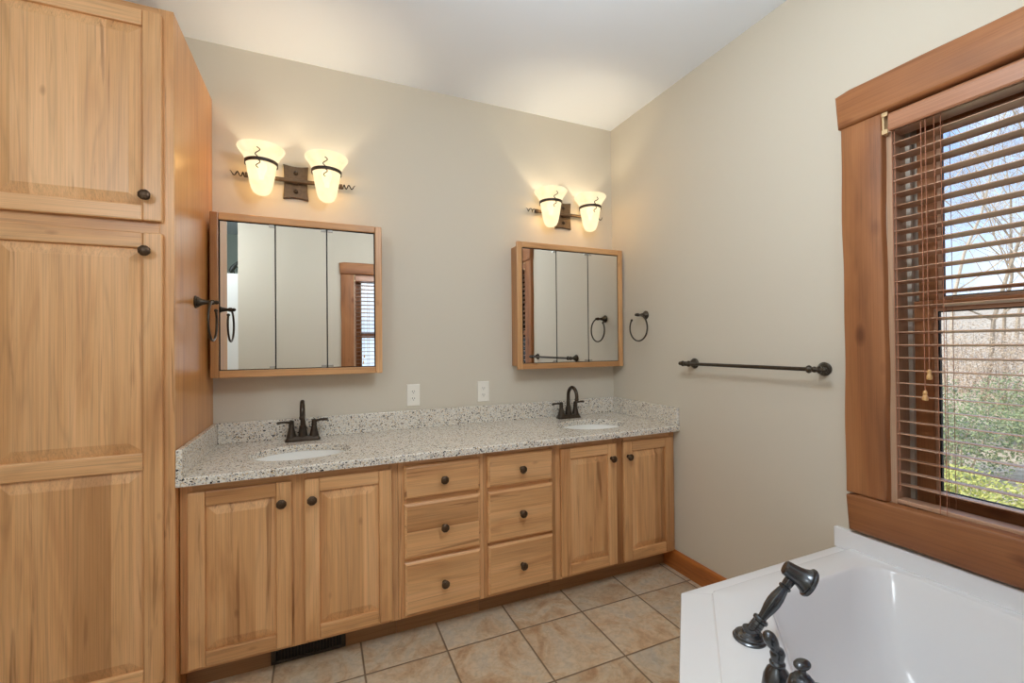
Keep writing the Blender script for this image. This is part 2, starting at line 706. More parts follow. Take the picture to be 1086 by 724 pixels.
baseboard('baseboard_right', lambda a, h, s: (W - a, -.484 - s, h), .938, base_wood)
baseboard('baseboard_front', lambda a, h, s: (-.30 + s, YB + a, h), 1.04, base_wood_x)


# ------------------------------------------------------------------ cabinets
def knob(c, parent, axis=(0, -1, 0), s=1.14):
    mb = MB()
    mb.lathe([(.009 * s, 0), (.0085 * s, .003 * s), (.006 * s, .006 * s), (.006 * s, .013 * s), (.0105 * s, .016 * s),
              (.0155 * s, .019 * s), (.0165 * s, .0225 * s), (.0150 * s, .0255 * s), (.0085 * s, .0285 * s), (.001, .0295 * s)],
             c, axis, 24, flute=8, depth=.06)
    return mb.build('knob', knob_mat, parent, sharp=60)


def raised_panel(mb, x0, x1, z0, z1, yf, boards=3, bev=.036, rec=.012, tones=None):
    """field of glued boards with a sloped border, front faces at yf (recess) .. yf-rise"""
    yo, yi = yf + rec, yf + .002
    xi0, xi1, zi0, zi1 = x0 + bev, x1 - bev, z0 + bev, z1 - bev
    g = .004
    cuts = [x0]
    for k in range(1, boards):
        cuts.append(x0 + (x1 - x0) * (k + random.uniform(-.22, .22)) / boards)
    cuts.append(x1)
    for k in range(boards):
        a, b = cuts[k], cuts[k + 1]
        r = random.random() if tones is None else tones[k % len(tones)]

        def zb(x):                                   # height inset of the slope at x
            return min(bev, x - x0, x1 - x)
        xs = sorted(set([a, b] + [q for q in (xi0, xi1) if a < q < b]))
        for p, q in zip(xs, xs[1:]):
            dp, dq = max(zb(p), 0), max(zb(q), 0)

            def yy(d):
                return yo + (yi - yo) * (d / bev)
            # lower slope, field, upper slope
            mb.raw([(p, yo, z0), (q, yo, z0), (q, yy(dq), z0 + dq), (p, yy(dp), z0 + dp)], [(0, 1, 2, 3)], 0, r)
            mb.raw([(p, yy(dp), z0 + dp), (q, yy(dq), z0 + dq), (q, yy(dq), z1 - dq), (p, yy(dp), z1 - dp)], [(0, 1, 2, 3)], 0, r)
            mb.raw([(p, yy(dp), z1 - dp), (q, yy(dq), z1 - dq), (q, yo, z1), (p, yo, z1)], [(0, 1, 2, 3)], 0, r)


def door(x0, x1, z0, z1, yf, parent, name='door', st=.054, thick=.019, mids=(), boards=3, bev=.036, tones=None):
    mb = MB()
    # stiles (vertical grain, slot 0), rails (horizontal grain, slot 1)
    mb.box(x0, x0 + st, yf, yf + thick, z0, z1, 0)
    mb.box(x1 - st, x1, yf, yf + thick, z0, z1, 0)
    zs = [(z0, z0 + st)] + list(mids) + [(z1 - st, z1)]
    for a, b in zs:
        mb.box(x0 + st, x1 - st, yf + .0005, yf + thick, a, b, 1)
    o = mb.build(name, [wood_z, wood_x], parent, bevel=.0045)
    pm = MB()
    for q, ((a, b), (c, d)) in enumerate(zip(zs, zs[1:])):
        raised_panel(pm, x0 + st - .001, x1 - st + .001, b - .001, c + .001, yf, boards, bev, tones=tones[q] if tones else None)
        pm.box(x0 + st - .004, x1 - st + .004, yf + thick - .004, yf + thick - .001, b - .004, c + .004, 0)
    pm.build('panel', [wood_z], o)
    return o


def drawer(x0, x1, z0, z1, yf, parent):
    """slab front with an eased, stepped edge"""
    mb = MB()
    e = .010
    L = []
    for ins, y in ((0, yf + .019), (0, yf + .007), (.003, yf + .004), (e, yf), ):
        L.append([(x0 + ins, y, z0 + ins), (x1 - ins, y, z0 + ins), (x1 - ins, y, z1 - ins), (x0 + ins, y, z1 - ins)])
    # front split into two glued boards with their own grain
    mb.loops(L, True, True, False, 0, smooth=False)
    zm = z0 + (z1 - z0) * random.uniform(.35, .65)
    a = [(x0 + e, yf, z0 + e), (x1 - e, yf, z0 + e), (x1 - e, yf, zm), (x0 + e, yf, zm), (x1 - e, yf, z1 - e), (x0 + e, yf, z1 - e)]
    if z1 - z0 > .18:
        mb.raw(a[:4], [(0, 1, 2, 3)], 0)
        mb.raw([a[3], a[2], a[4], a[5]], [(0, 1, 2, 3)], 0)
    else:
        mb.raw([a[0], a[1], a[4], a[5]], [(0, 1, 2, 3)], 0)
    o = mb.build('drawer', [wood_x], parent)
    knob(((x0 + x1) / 2, yf, (z0 + z1) / 2), o)
    return o


YD = -.578                                       # door face of the vanity
ZT = .787                                        # underside of the countertop


def cab_body(parent, x0, x1, openings, left_end=.03, right_end=.03):
    """box with face frame; openings: list of (x0,x1,z0,z1)"""
    mb = MB()
    mb.box(x0, x0 + .016, -.545, -.012, .10, ZT - .004, 0)
    mb.box(x1 - .016, x1, -.545, -.012, .10, ZT - .004, 0)
    mb.box(x0 + .016, x1 - .016, -.545, -.012, .10, .116, 1)
    mb.box(x0 + .016, x1 - .016, -.022, -.012, .116, ZT - .004, 1)
    yf, yb = -DF, -.545
    xs = sorted({x0, x1} | {v for o in openings for v in o[:2]})
    # stiles between the columns of openings
    cols = sorted({(o[0], o[1]) for o in openings})
    px = x0
    for c in cols:
        mb.box(px, c[0], yf, yb, .10, ZT, 0)
        px = c[1]
    mb.box(px, x1, yf, yb, .10, ZT, 0)
    for c in cols:
        zz = sorted([(o[2], o[3]) for o in openings if (o[0], o[1]) == c])
        pz = .10
        for a, b in zz:
            mb.box(c[0], c[1], yf + .0004, yb, pz, a, 1)
            pz = b
        mb.box(c[0], c[1], yf + .0004, yb, pz, ZT, 1)
    b = mb.build('body', [wood_z, wood_x], parent, bevel=.0012)
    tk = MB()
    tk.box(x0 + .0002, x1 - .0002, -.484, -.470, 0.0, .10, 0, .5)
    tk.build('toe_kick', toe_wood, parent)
    return b


def sink_cabinet(x0, x1, dl, dr, label, hl='l'):
    t = thing('sink_cabinet', ((x0 + x1) / 2, -.3, 0), label, 'cabinet', 'vanity sink cabinets')
    z0, z1 = .116, .754
    cab_body(t, x0, x1, [(dl[0] + .012, dl[1] - .012, z0 + .012, z1 - .012), (dr[0] + .012, dr[1] - .012, z0 + .012, z1 - .012)])
    a = door(dl[0], dl[1], z0, z1, YD, t, boards=random.choice((3, 4)))
    knob((dl[1] - .034, YD, .677), a)
    b = door(dr[0], dr[1], z0, z1, YD, t, boards=3)
    knob((dr[0] + .027, YD, .675), b)
    return t


def drawer_cabinet(x0, x1, dx0, dx1, label):
    t = thing('drawer_cabinet', ((x0 + x1) / 2, -.3, 0), label, 'cabinet', 'vanity drawer cabinets')
    Z = [(.115, .342), (.357, .594), (.613, .759)]
    cab_body(t, x0, x1, [(dx0 + .012, dx1 - .012, a + .012, b - .012) for a, b in Z])
    for a, b in reversed(Z):
        drawer(dx0, dx1, a, b, YD, t)
    return t


sink_cabinet(.002, .774, (.027, .365), (.411, .748), 'left wooden sink cabinet with two raised panel doors, beside the tall cabinet')
drawer_cabinet(.775, 1.163, .799, 1.144, 'left three drawer wooden cabinet, beside the left sink doors')
drawer_cabinet(1.164, 1.545, 1.182, 1.523, 'right three drawer wooden cabinet, nearer the corner sink doors')
sink_cabinet(1.546, W - .002, (1.570, 1.908), (1.954, 2.293), 'right wooden sink cabinet with two raised panel doors, against the corner wall')

# tall linen cabinet
TX0, TX1, TYF, TZ = -.535, 0.0, -.6077, 2.469
tc_ = thing('linen_cabinet', (-.2575, -.3, 0), 'tall wooden linen cabinet with raised panel doors at the left edge', 'cabinet')
mb = MB()
mb.box(TX1 - .018, TX1, TYF + .019, -.002, 0, TZ, 2)
mb.box(TX0, TX0 + .018, TYF + .019, -.002, .0, TZ, 2)
mb.box(TX0 + .018, TX1 - .018, -.014, -.002, .0, TZ, 0)
mb.box(TX0 + .018, TX1 - .018, TYF + .02, -.014, TZ - .018, TZ, 1)
mb.box(TX0 + .018, TX1 - .018, TYF + .02, -.014, .10, .118, 1)
mb.box(TX1 - .042, TX1, TYF, TYF + .019, 0, TZ, 0)
mb.box(TX0, TX0 + .042, TYF, TYF + .019, 0, TZ, 0)
for a, b in ((0.09, .150), (1.662, 1.728), (2.425, TZ)):
    mb.box(TX0 + .042, TX1 - .042, TYF + .0004, TYF + .019, a, b, 1)
mb.build('body', [wood_z, wood_x, veneer], tc_, bevel=.0015)
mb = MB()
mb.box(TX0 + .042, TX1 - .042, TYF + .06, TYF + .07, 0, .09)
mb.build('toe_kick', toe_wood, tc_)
YT = TYF - .020
d1 = door(-.506, -.030, 1.7155, 2.440, YT, tc_, boards=4, bev=.038)
knob((-.072, YT, 1.797), d1)
d2 = door(-.506, -.030, .132, 1.675, YT, tc_, mids=((.862, .922),), boards=4, bev=.038, tones=((.72, .81, .06, .55), (.42, .63, .77, .48)))
knob((-.072, YT, 1.608), d2)

# ------------------------------------------------------------------ countertop and sinks
SINKS = ((.392, -.345), (1.905, -.345))
SA, SB_ = .205, .152
ct = thing('countertop', (W / 2, -.3, ZT), 'long speckled granite countertop with splashes over the wooden cabinets', 'countertop')


def counter_mesh():
    mb = MB()
    n = 48
    xs = [0.001, (SINKS[0][0] + SINKS[1][0]) / 2, W - .001]
    y0, y1 = -DC, -.001
    for k, (cx, cy) in enumerate(SINKS):
        xa, xb = xs[k], xs[k + 1]
        inner, outer = [], []
        angs = [2 * PI * i / n for i in range(n)]
        for a in angs:
            inner.append((cx + SA * math.cos(a), cy + SB_ * math.sin(a)))
            # ray from sink centre to the rectangle
            c, s = math.cos(a), math.sin(a)
            t = min((xb - cx) / c if c > 1e-9 else 1e9, (xa - cx) / c if c < -1e-9 else 1e9,
                    (y1 - cy) / s if s > 1e-9 else 1e9, (y0 - cy) / s if s < -1e-9 else 1e9)
            outer.append((cx + c * t, cy + s * t))
        # snap nearest outer sample to each rectangle corner
        for q in ((xa, y0), (xb, y0), (xb, y1), (xa, y1)):
            i = min(range(n), key=lambda i: (outer[i][0] - q[0]) ** 2 + (outer[i][1] - q[1]) ** 2)
            outer[i] = q
        e = .004
        V, F_ = [], []
        for (x, y) in outer:
            yy = max(y, y0 + e) if abs(y - y0) < 1e-6 else y
            V.append((x, yy, ZC))
        V += [(x, y, ZC) for x, y in inner]
        V += [(x, y, ZC - .004) for x, y in [(cx + (SA - .003) * math.cos(a), cy + (SB_ - .003) * math.sin(a)) for a in angs]]
        V += [(x, y, ZT) for x, y in [(cx + (SA - .003) * math.cos(a), cy + (SB_ - .003) * math.sin(a)) for a in angs]]
        V += [(x, y, ZT) for x, y in outer]
        for i in range(n):
            j = (i + 1) % n
            F_ += [(i, j, n + j, n + i), (n + i, n + j, 2 * n + j, 2 * n + i), (2 * n + i, 2 * n + j, 3 * n + j, 3 * n + i),
                   (3 * n + i, 3 * n + j, 4 * n + j, 4 * n + i)]
        mb.raw(V, F_, 0, .5)
    # front edge with eased arris
    e = .004
    mb.raw([(xs[0], y0 + e, ZC), (xs[2], y0 + e, ZC), (xs[2], y0, ZC - e), (xs[0], y0, ZC - e), (xs[2], y0, ZT), (xs[0], y0, ZT)],
           [(0, 1, 2, 3), (3, 2, 4, 5)], 0, .5)
    return mb


counter_mesh().build('slab', granite, ct)
mb = MB()
mb.box(.021, W - .021, -.021, -.001, ZC, ZC + .100, 0, .5)
mb.build('backsplash', granite, ct, bevel=.002)
for a, b in ((.001, .0205), (W - .0205, W - .001)):
    mb = MB()
    mb.box(a, b, -DC + .002, -.001, ZC, ZC + .1005, 0, .5)
    mb.build('side_splash', granite, ct, bevel=.002)

for k, (cx, cy) in enumerate(SINKS):
    s = thing('sink', (cx, cy, ZT - .16), ('white oval undermount sink below the left wall mirror', 'white oval undermount sink in the corner end of the counter')[k], 'sink', 'undermount sinks')
    mb = MB()
    n = 40
    L = []
    for k_, dz in ((1.09, 0), (1.0, 0), (.985, -.012), (.95, -.05), (.86, -.095), (.66, -.130), (.40, -.145), (.14, -.149)):
        L.append([(cx + SA * k_ * math.cos(2 * PI * i / n), cy + SB_ * k_ * math.sin(2 * PI * i / n), ZT - .0005 + dz) for i in range(n)])
    for k_, dz in ((.14, -.160), (.42, -.157), (.70, -.142), (.90, -.105), (1.0, -.055), (1.05, -.012), (1.09, -.010)):
        L.append([(cx + SA * k_ * math.cos(2 * PI * i / n), cy + SB_ * k_ * math.sin(2 * PI * i / n), ZT - .0005 + dz) for i in range(n)])
    L.append(L[0])
    mb.loops(L, True, False, False)
    mb.build('basin', porcelain, s, sharp=50)
    mb = MB()
    mb.lathe([(.001, .001), (.020, .001), (.024, .0025), (.028, .001), (.0285, -.006), (.001, -.006)], (cx, cy, ZT - .149), (0, 0, 1), 24)
    mb.build('drain', bronze, s)


# ------------------------------------------------------------------ basin faucets
def faucet(cx, cy, label):
    t = thing('faucet', (cx, cy, ZC), label, 'faucet', 'bathroom sink faucets')
    z = ZC
    # stepped oblong base plate
    def oblong(hx, hy, zz, n=12):
        r = hy
        out = []
        for s, c0 in ((1, 0), (-1, PI)):
            for i in range(n + 1):
                a = -PI / 2 + PI * i / n + c0
                q = .55                                   # squarish ends
                out.append((cx + s * (hx - r) + r * math.copysign(abs(math.cos(a)) ** q, math.cos(a)),
                            cy + r * math.copysign(abs(math.sin(a)) ** q, math.sin(a)), zz))
        return out
    mb = MB()
    mb.loops([oblong(.080, .028, z), oblong(.080, .028, z + .007), oblong(.076, .024, z + .011), oblong(.072, .021, z + .020), oblong(.069, .018, z + .023)])
    mb.build('base_plate', bronze, t, sharp=30)
    mb = MB()
    mb.lathe([(.022, .018), (.021, .03), (.0185, .05), (.017, .066), (.0175, .070), (.0125, .076)], (cx, cy, z), (0, 0, 1), 20)
    path = [(cx, cy, z + .070), (cx, cy, z + .100), (cx, cy, z + .130)]
    R = .050
    for i in range(1, 15):
        a = PI * i / 14 * 1.06
        path.append((cx, cy - R + R * math.cos(a), z + .140 + R * math.sin(a) * 1.1))
    rad = [.0125, .0118, .0112] + [.0108] * 14
    mb.tube(path, rad, 14)
    p = Vector(path[-1])
    d = (p - Vector(path[-2])).normalized()
    mb.lathe([(.0108, -.004), (.0125, 0), (.0125, .010), (.011, .013), (.001, .013)], p, d, 16)
    mb.build('spout', bronze, t, sharp=35)
    for s in (-1, 1):
        hx = cx + s * .0508
        mb = MB()
        mb.lathe([(.023, .018), (.0225, .024), (.0195, .034), (.0155, .052), (.0125, .066), (.0115, .072), (.0135, .075), (.0135, .079),
                  (.0115, .082), (.0125, .090), (.0115, .098), (.006, .102), (.001, .103)], (hx, cy, z), (0, 0, 1), 20)
        h = mb.build('handle', bronze, t, sharp=35)
        mb = MB()
        pts = [(hx + s * q, cy - .002 * q, z + .090 + (.006 if s > 0 else .001) * (q / .06) + .004 * math.sin(q / .062 * PI)) for q in (.002, .016, .03, .045, .058, .064)]
        mb.tube(pts, [.0075, .0062, .0056, .0062, .0076, .0055], 12)
        mb.build('lever', bronze, h, sharp=50)
    return t


faucet(.390, -.090, 'dark bronze two lever faucet at the left sink below the wide mirror')
faucet(1.900, -.098, 'dark bronze two lever faucet at the right sink near the corner')


# ------------------------------------------------------------------ mirrored wall cabinets
def medicine_cabinet(x0, x1, z0, z1, label):
    yf = -.130
    t = thing('mirror_cabinet', ((x0 + x1) / 2, 0, z0), label, 'mirror cabinet', 'mirrored wall cabinets')
    mb = MB()
    mb.box(x0 + .018, x1 - .018, -.114, -.001, z0 + .018, z1 - .018, 0)
    mb.build('case', [frame_z], t, bevel=.002)
    fw = .034
    mb = MB()
    mb.box(x0, x0 + fw, yf, -.112, z0, z1, 0)
    mb.box(x1 - fw, x1, yf, -.112, z0, z1, 0)
    mb.box(x0 + fw, x1 - fw, yf + .0004, -.112, z0, z0 + fw, 1)
    mb.box(x0 + fw, x1 - fw, yf + .0004, -.112, z1 - fw, z1, 1)
    mb.build('frame', [frame_z, frame_x], t, bevel=.004)
    a0, a1 = x0 + fw + .003, x1 - fw - .003
    w = (a1 - a0) / 3
    for k in range(3):
        p, q = a0 + k * w + .0030, a0 + (k + 1) * w - .0030
        mb = MB()
        za_, zb_ = z0 + fw + .004, z1 - fw - .006
        mb.box(p, q, -.1245, -.1205, za_, zb_, 1)
        mb.raw([(p, -.1247, za_), (q, -.1247, za_), (q, -.1247, zb_), (p, -.1247, zb_)], [(0, 1, 2, 3)], 0)
        d = mb.build('mirror_door', [mirror_mat, black_mat], t)
        hx = (q - .024, q - .001) if k < 2 else (p + .001, p + .024)
        for za in (z0 + fw + .002, z1 - fw - .017):
            hb = MB()
            hb.box(hx[0], hx[1], -.1275, -.124, za, za + .013)
            hb.build('clip', chrome, d, bevel=.001)
    mb = MB()
    mb.box(x0 + fw - .002, x1 - fw + .002, -.119, -.1145, z0 + fw - .002, z1 - fw + .002)
    mb.build('backing', black_mat, t)
    return t


medicine_cabinet(.012, .768, 1.139, 1.899, 'left mirrored cabinet in a wooden frame beside the tall cabinet')
medicine_cabinet(1.541, 2.303, 1.132, 1.894, 'right mirrored cabinet in a wooden frame at the room corner')


# ------------------------------------------------------------------ vanity wall lamps
def vanity_lamp(cx, label, up=0.0):
    zb = 2.112 + up
    t = thing('vanity_lamp', (cx, 0, 2.03 + up), label, 'wall lamp', 'two shade vanity lamps')
    # flared back plate
    mb = MB()
    n = 9
    hx, hz = .058, .087
    def ring(y, k):
        pts = []
        for (sx, sz, ex, ez) in ((-1, -1, 1, -1), (1, -1, 1, 1), (1, 1, -1, 1), (-1, 1, -1, -1)):
            for i in range(n):
                u = i / n
                q = 1 - .085 * math.sin(PI * u)
                x = (sx + (ex - sx) * u)
                z = (sz + (ez - sz) * u)
                if sx == ex:
                    x *= q
                else:
                    z *= q
                pts.append((cx + x * hx * k, y, 2.115 + up + z * hz * k))
        return pts
    mb.loops([ring(-.001, 1.0), ring(-.016, 1.0), ring(-.020, .96)], smooth=False)
    mb.build('back_plate', lamp_metal, t)
    for dz in (-.048, .046):
        b = MB()
        b.lathe([(.012, 0), (.012, .003), (.008, .008), (.004, .011), (.001, .012)], (cx, -.019, 2.115 + up + dz), (0, -1, 0), 6)
        b.build('bolt', iron_dark, t)
    yb = -.048
    mb = MB()
    mb.tube([(cx - .215, yb, zb), (cx + .215, yb, zb)], .0105, 14)
    mb.box(cx - .014, cx + .014, yb + .004, -.018, zb - .012, zb + .012)
    for s in (-1, 1):
        mb.lathe([(.0105, 0), (.0135, .002), (.0135, .008), (.011, .010), (.0135, .012), (.0135, .018), (.008, .020)], (cx + s * .200, yb, zb), (s, 0, 0), 14)
    mb.build('bar', lamp_metal, t, bevel=.0)
    for s in (-1, 1):
        mb = MB()
        pts = []
        for i in range(60):
            u = i / 59
            a = u ** .8 * 2 * PI * 3.0
            am = .0105 * (1 - .1 * u)
            pts.append((cx + s * (.217 + .066 * u ** 1.25), yb + am * math.sin(a) * (1 - .5 * u), zb + am * math.cos(a) + .004 * u))
        mb.tube(pts, [.0028] * 50 + [.0028 - .00018 * i for i in range(10)], 7)
        mb.build('curl', iron_dark, t)
    for s in (-1, 1):
        sx, sy = cx + s * .1435, -.112
        z0 = 2.002 + up
        prof = [(.004, .000), (.020, .003), (.034, .012), (.043, .028), (.050, .055), (.056, .090), (.062, .125), (.066, .150), (.070, .165),
                (.078, .182), (.089, .198), (.098, .210), (.102, .219), (.100, .224)]
        mb = MB()
        n = 36
        L = [[(sx + r * math.cos(2 * PI * i / n), sy + r * math.sin(2 * PI * i / n), z0 + h) for i in range(n)] for r, h in prof]
        mb.loops(L, True, True, False)
        sh = mb.build('shade', alabaster, t, sharp=80)
        so = sh.modifiers.new('thickness', 'SOLIDIFY')
        so.thickness = .003
        so.offset = -1
        # iron ring with S scrolls and the arm to the bar
        mb = MB()
        zr, rr = z0 + .150, .0685
        L = []
        for (a, b) in ((rr - .001, -.008), (rr + .0025, -.008), (rr + .0025, .008), (rr - .001, .008), (rr - .001, -.008)):
            L.append([(sx + a * math.cos(2 * PI * i / n), sy + a * math.sin(2 * PI * i / n), zr + b) for i in range(n)])
        mb.loops(L, True, False, False, smooth=False)
        mb.tube([(sx, sy + rr, zr), (sx, sy + rr + .004, zr - .02), (sx, yb, zb)], .006, 8)
        for (dz, sc) in ((.026, 1), (-.024, 1)):
            P = []
            for i in range(25):
                u = i / 24
                zz = zr + dz + (.5 - u) * .036
                ang = -PI / 2 - .10 + .13 * math.sin(2 * PI * u) * (1 if dz > 0 else 1)
                hh = zz - z0
                r_ = 0
                for (ra, ha), (rb_, hb) in zip(prof, prof[1:]):
                    if ha <= hh <= hb:
                        r_ = ra + (rb_ - ra) * (hh - ha) / (hb - ha)
                r_ += .004
                P.append((sx + r_ * math.cos(ang), sy + r_ * math.sin(ang), zz))
            mb.tube(P, .0024, 6)
        mb.build('ring', iron_dark, sh)
        # bulb and its light
        mb = MB()
        mb.lathe([(.010, 0), (.012, .02), (.018, .034), (.024, .052), (.025, .064), (.020, .078), (.010, .086), (.001, .088)], (sx, sy, z0 + .075), (0, 0, 1), 16)
        mb.build('bulb', bulb_mat, t)
        lamp('bulb_light', 'POINT', (sx, sy, z0 + .118), BULB_POWER, (1.0, .80, .54), t, shadow_soft_size=.03)
    return t


bulb_mat = emit_mat('lit_bulb', (1.0, .88, .66, 1), 2.2)
vanity_lamp(.362, 'lit two shade wall lamp above the left mirror, nearest the tall cabinet')
vanity_lamp(1.925, 'lit two shade wall lamp above the right mirror, by the room corner')


# ------------------------------------------------------------------ outlets
def outlet(cx, cz, label):
    t = thing('wall_outlet', (cx, 0, cz), label, 'outlet', 'wall outlets')
    mb = MB()
    hx, hz = .0365, .0610
    L = [[(cx + sx * hx * k, y, cz + sz * (hz - hx + hx * k)) for sx, sz in ((-1, -1), (1, -1), (1, 1), (-1, 1))] for y, k in ((-.0005, 1), (-.004, 1), (-.0065, .93))]
    mb.loops(L, smooth=False)
    p = mb.build('plate', plate_mat, t, bevel=.001)
    for dz in (-.0195, .0195):
        mb = MB()
        n = 24
        rr = []
        for i in range(n):
            a = 2 * PI * i / n
            rr.append((.0165 * math.cos(a), max(-.0125, min(.0125, .0165 * math.sin(a)))))
        mb.loops([[(cx + a, -.0060, cz + dz + b) for a, b in rr], [(cx + a, -.0082, cz + dz + b) for a, b in rr]], smooth=False)
        for sx, h in ((-.0058, .0045), (.0058, .0038)):
            mb.box(cx + sx - .0012, cx + sx + .0012, -.00845, -.0080, cz + dz + .002 - h, cz + dz + .002 + h, 1)
        mb.lathe([(.0024, 0), (.0024, .0005)], (cx, -.0080, cz + dz - .0078), (0, -1, 0), 10, m=1)
        mb.build('receptacle', [plate_mat, black_mat], t)
    mb = MB()
    mb.lathe([(.003, 0), (.0025, .0012), (.001, .0014)], (cx, -.0062, cz), (0, -1, 0), 10)
    mb.build('screw', plate_mat, t)


outlet(.950, 1.0015, 'white wall outlet nearer the left mirror above the granite splash')
outlet(1.368, 1.0010, 'white wall outlet nearer the right mirror above the granite splash')


# ------------------------------------------------------------------ towel rings and bar
def towel_ring(x, sgn, y, z, label, reach=.062, R=.080):
    t = thing('towel_ring', (x, y, z), label, 'towel ring', 'bronze towel rings')
    mb = MB()
    mb.lathe([(.026, 0), (.0265, .004), (.022, .008), (.0225, .011), (.017, .017), (.012, .026), (.009, .038), (.0075, reach - .012),
              (.0085, reach - .010), (.0105, reach - .004), (.0105, reach + .004), (.0075, reach + .008), (.009, reach + .012), (.008, reach + .018), (.003, reach + .022), (.001, reach + .023)],
             (x, y, z), (sgn, 0, 0), 20)
    mb.build('post', bronze_dark, t, sharp=50)
    mb = MB()
    xr = x + sgn * reach
    pts = []
    a0, a1 = math.radians(98), math.radians(-218)
    for i in range(64):
        a = a0 + (a1 - a0) * i / 63
        pts.append((xr, y - R * math.cos(a) - .004, z - R * .99 + R * math.sin(a)))
    mb.tube(pts, .0048, 10)
    mb.ball(pts[-1], .0078, 12)
    mb.build('ring', bronze_dark, t)


towel_ring(-.0008, 1, -.3245, 1.4675, 'dark bronze open towel ring on the tall cabinet side')
towel_ring(W, -1, -.3368, 1.4547, 'dark bronze open towel ring on the right wall by the corner mirror')

tb = thing('towel_bar', (W, -1.055, 1.17), 'long dark bronze towel bar on the right wall beside the window', 'towel bar')
bx = W - .066
for y in (-.7215, -1.3885):
    mb = MB()
    mb.lathe([(.027, 0), (.0275, .005), (.023, .009), (.0235, .013), (.018, .020), (.0125, .030), (.009, .042), (.0085, .056), (.011, .060), (.0125, .066), (.011, .072), (.004, .077), (.001, .078)],
             (W, y, 1.170), (-1, 0, 0), 22)
    mb.build('post', bronze_dark, tb, sharp=50)
mb = MB()
mb.tube([(bx, -.7215, 1.170), (bx, -1.3885, 1.170)], .0085, 14)
for y, s in ((-.7215, 1), (-1.3885, -1)):
    mb.lathe([(.0085, -.030), (.015, -.026), (.0165, -.020), (.013, -.014), (.009, -.010), (.0095, .010), (.0145, .016), (.0150, .021), (.0085, .026), (.0075, .030), (.0105, .035), (.0100, .041), (.005, .048), (.001, .050)],
             (bx, y, 1.170), (0, s, 0), 16)
mb.build('bar', bronze_dark, tb, sharp=50)

# ------------------------------------------------------------------ toe kick register
vg = thing('floor_register', (.423, -.486, 0), 'dark slotted heating register in the toe kick under the left doors', 'vent')
mb = MB()
vx0, vx1, vz0, vz1, vy = .283, .563, .004, .088, -.4865
for b in ((vx0, vx1, vz0, vz0 + .012), (vx0, vx1, vz1 - .012, vz1), (vx0, vx0 + .018, vz0 + .012, vz1 - .012), (vx1 - .018, vx1, vz0 + .012, vz1 - .012)):
    mb.box(b[0], b[1], vy - .004, -.4845, b[2], b[3])
mb.build('frame', vent_mat, vg, bevel=.001)
mb = MB()
k = 20
for i in range(k):
    x = vx0 + .020 + (vx1 - vx0 - .040) * (i + .5) / k
    mb.raw([(x - .0028, vy - .002, vz0 + .011), (x + .0010, vy + .0014, vz0 + .011), (x + .0010, vy + .0014, vz1 - .011), (x - .0028, vy - .002, vz1 - .011),
            (x - .0018, vy - .003, vz0 + .011), (x + .0020, vy + .0004, vz0 + .011), (x + .0020, vy + .0004, vz1 - .011), (x - .0018, vy - .003, vz1 - .011)],
           [(0, 1, 2, 3), (4, 5, 6, 7), (0, 4, 7, 3), (1, 5, 6, 2), (0, 1, 5, 4), (3, 2, 6, 7)])
mb.build('louvre', vent_mat, vg)
mb = MB()
mb.box(vx0 + .016, vx1 - .016, -.4848, -.4842, vz0 + .010, vz1 - .010)
mb.build('backing', black_mat, vg)


# ------------------------------------------------------------------ corner bathtub
ZD = .487
tub = thing('bathtub', (1.7, -2.3, 0), 'white corner bathtub with a wide deck under the timber framed window', 'bathtub')
EY = -1.426                                       # near end on the right wall
EX = W + YB - EY                                  # matching end on the opposite wall
DG = 2.9435                                       # diagonal apron: x - y


def tub_loop(a, b, c, z, r, seg=8):
    """pentagon inset a from the walls, b from the two ends, c from the diagonal; corners rounded by r"""
    xr, yb_, yt, xl, dg = W - a, YB + a, EY - b, EX + b, DG + c * math.sqrt(2)
    P = [Vector((xr, yb_)), Vector((xr, yt)), Vector((yt + dg, yt)), Vector((xl, xl - dg)), Vector((xl, yb_))]
    rs = r if isinstance(r, (list, tuple)) else [r] * 5
    out = []
    for i, p in enumerate(P):
        u = (P[i - 1] - p)
        v = (P[(i + 1) % 5] - p)
        ul, vl = u.normalized(), v.normalized()
        ang = math.acos(max(-1, min(1, ul.dot(vl))))
        d = min(rs[i] / math.tan(ang / 2), u.length * .48, v.length * .48)
        A, B = p + ul * d, p + vl * d
        for k in range(seg + 1):
            s = k / seg
            q = A * (1 - s) ** 2 + p * 2 * s * (1 - s) + B * s ** 2
            out.append((q.x, q.y, z))
    return out


mb = MB()
T_ = [tub_loop(.001, 0, 0, 0, .002), tub_loop(.001, 0, 0, ZD - .008, .002), tub_loop(.001, .002, .002, ZD - .002, .004), tub_loop(.001, .007, .007, ZD, .006),
      tub_loop(.002, .046, .088, ZD, .012), tub_loop(.003, .048, .091, ZD + .002, .014), tub_loop(.004, .051, .094, ZD + .010, .02), tub_loop(.008, .057, .100, ZD + .013, .025)]
TR = [.30, .12, .17, .17, .12]
def sc(k):
    return [q * k for q in TR]
T_ += [tub_loop(.058, .140, .240, ZD + .013, sc(1.0)), tub_loop(.062, .144, .244, ZD + .012, sc(1.0)), tub_loop(.066, .148, .248, ZD + .008, sc(1.0)), tub_loop(.069, .152, .252, ZD - .002, sc(1.0)), tub_loop(.080, .160, .262, ZD - .03, sc(1.0)),
       tub_loop(.115, .178, .285, ZD - .10, sc(1.05)), tub_loop(.15, .215, .32, ZD - .22, sc(1.1)), tub_loop(.19, .26, .36, ZD - .31, sc(1.2)),
       tub_loop(.24, .32, .41, ZD - .36, sc(1.3)), tub_loop(.30, .40, .47, ZD - .375, sc(1.4))]
mb.loops(T_, True, False, True)
mb.build('shell', tub_mat, tub, sharp=42)
mb = MB()
mb.box(W - .022, W - .001, YB + .022, EY + .002, ZD + .0005, .5645)
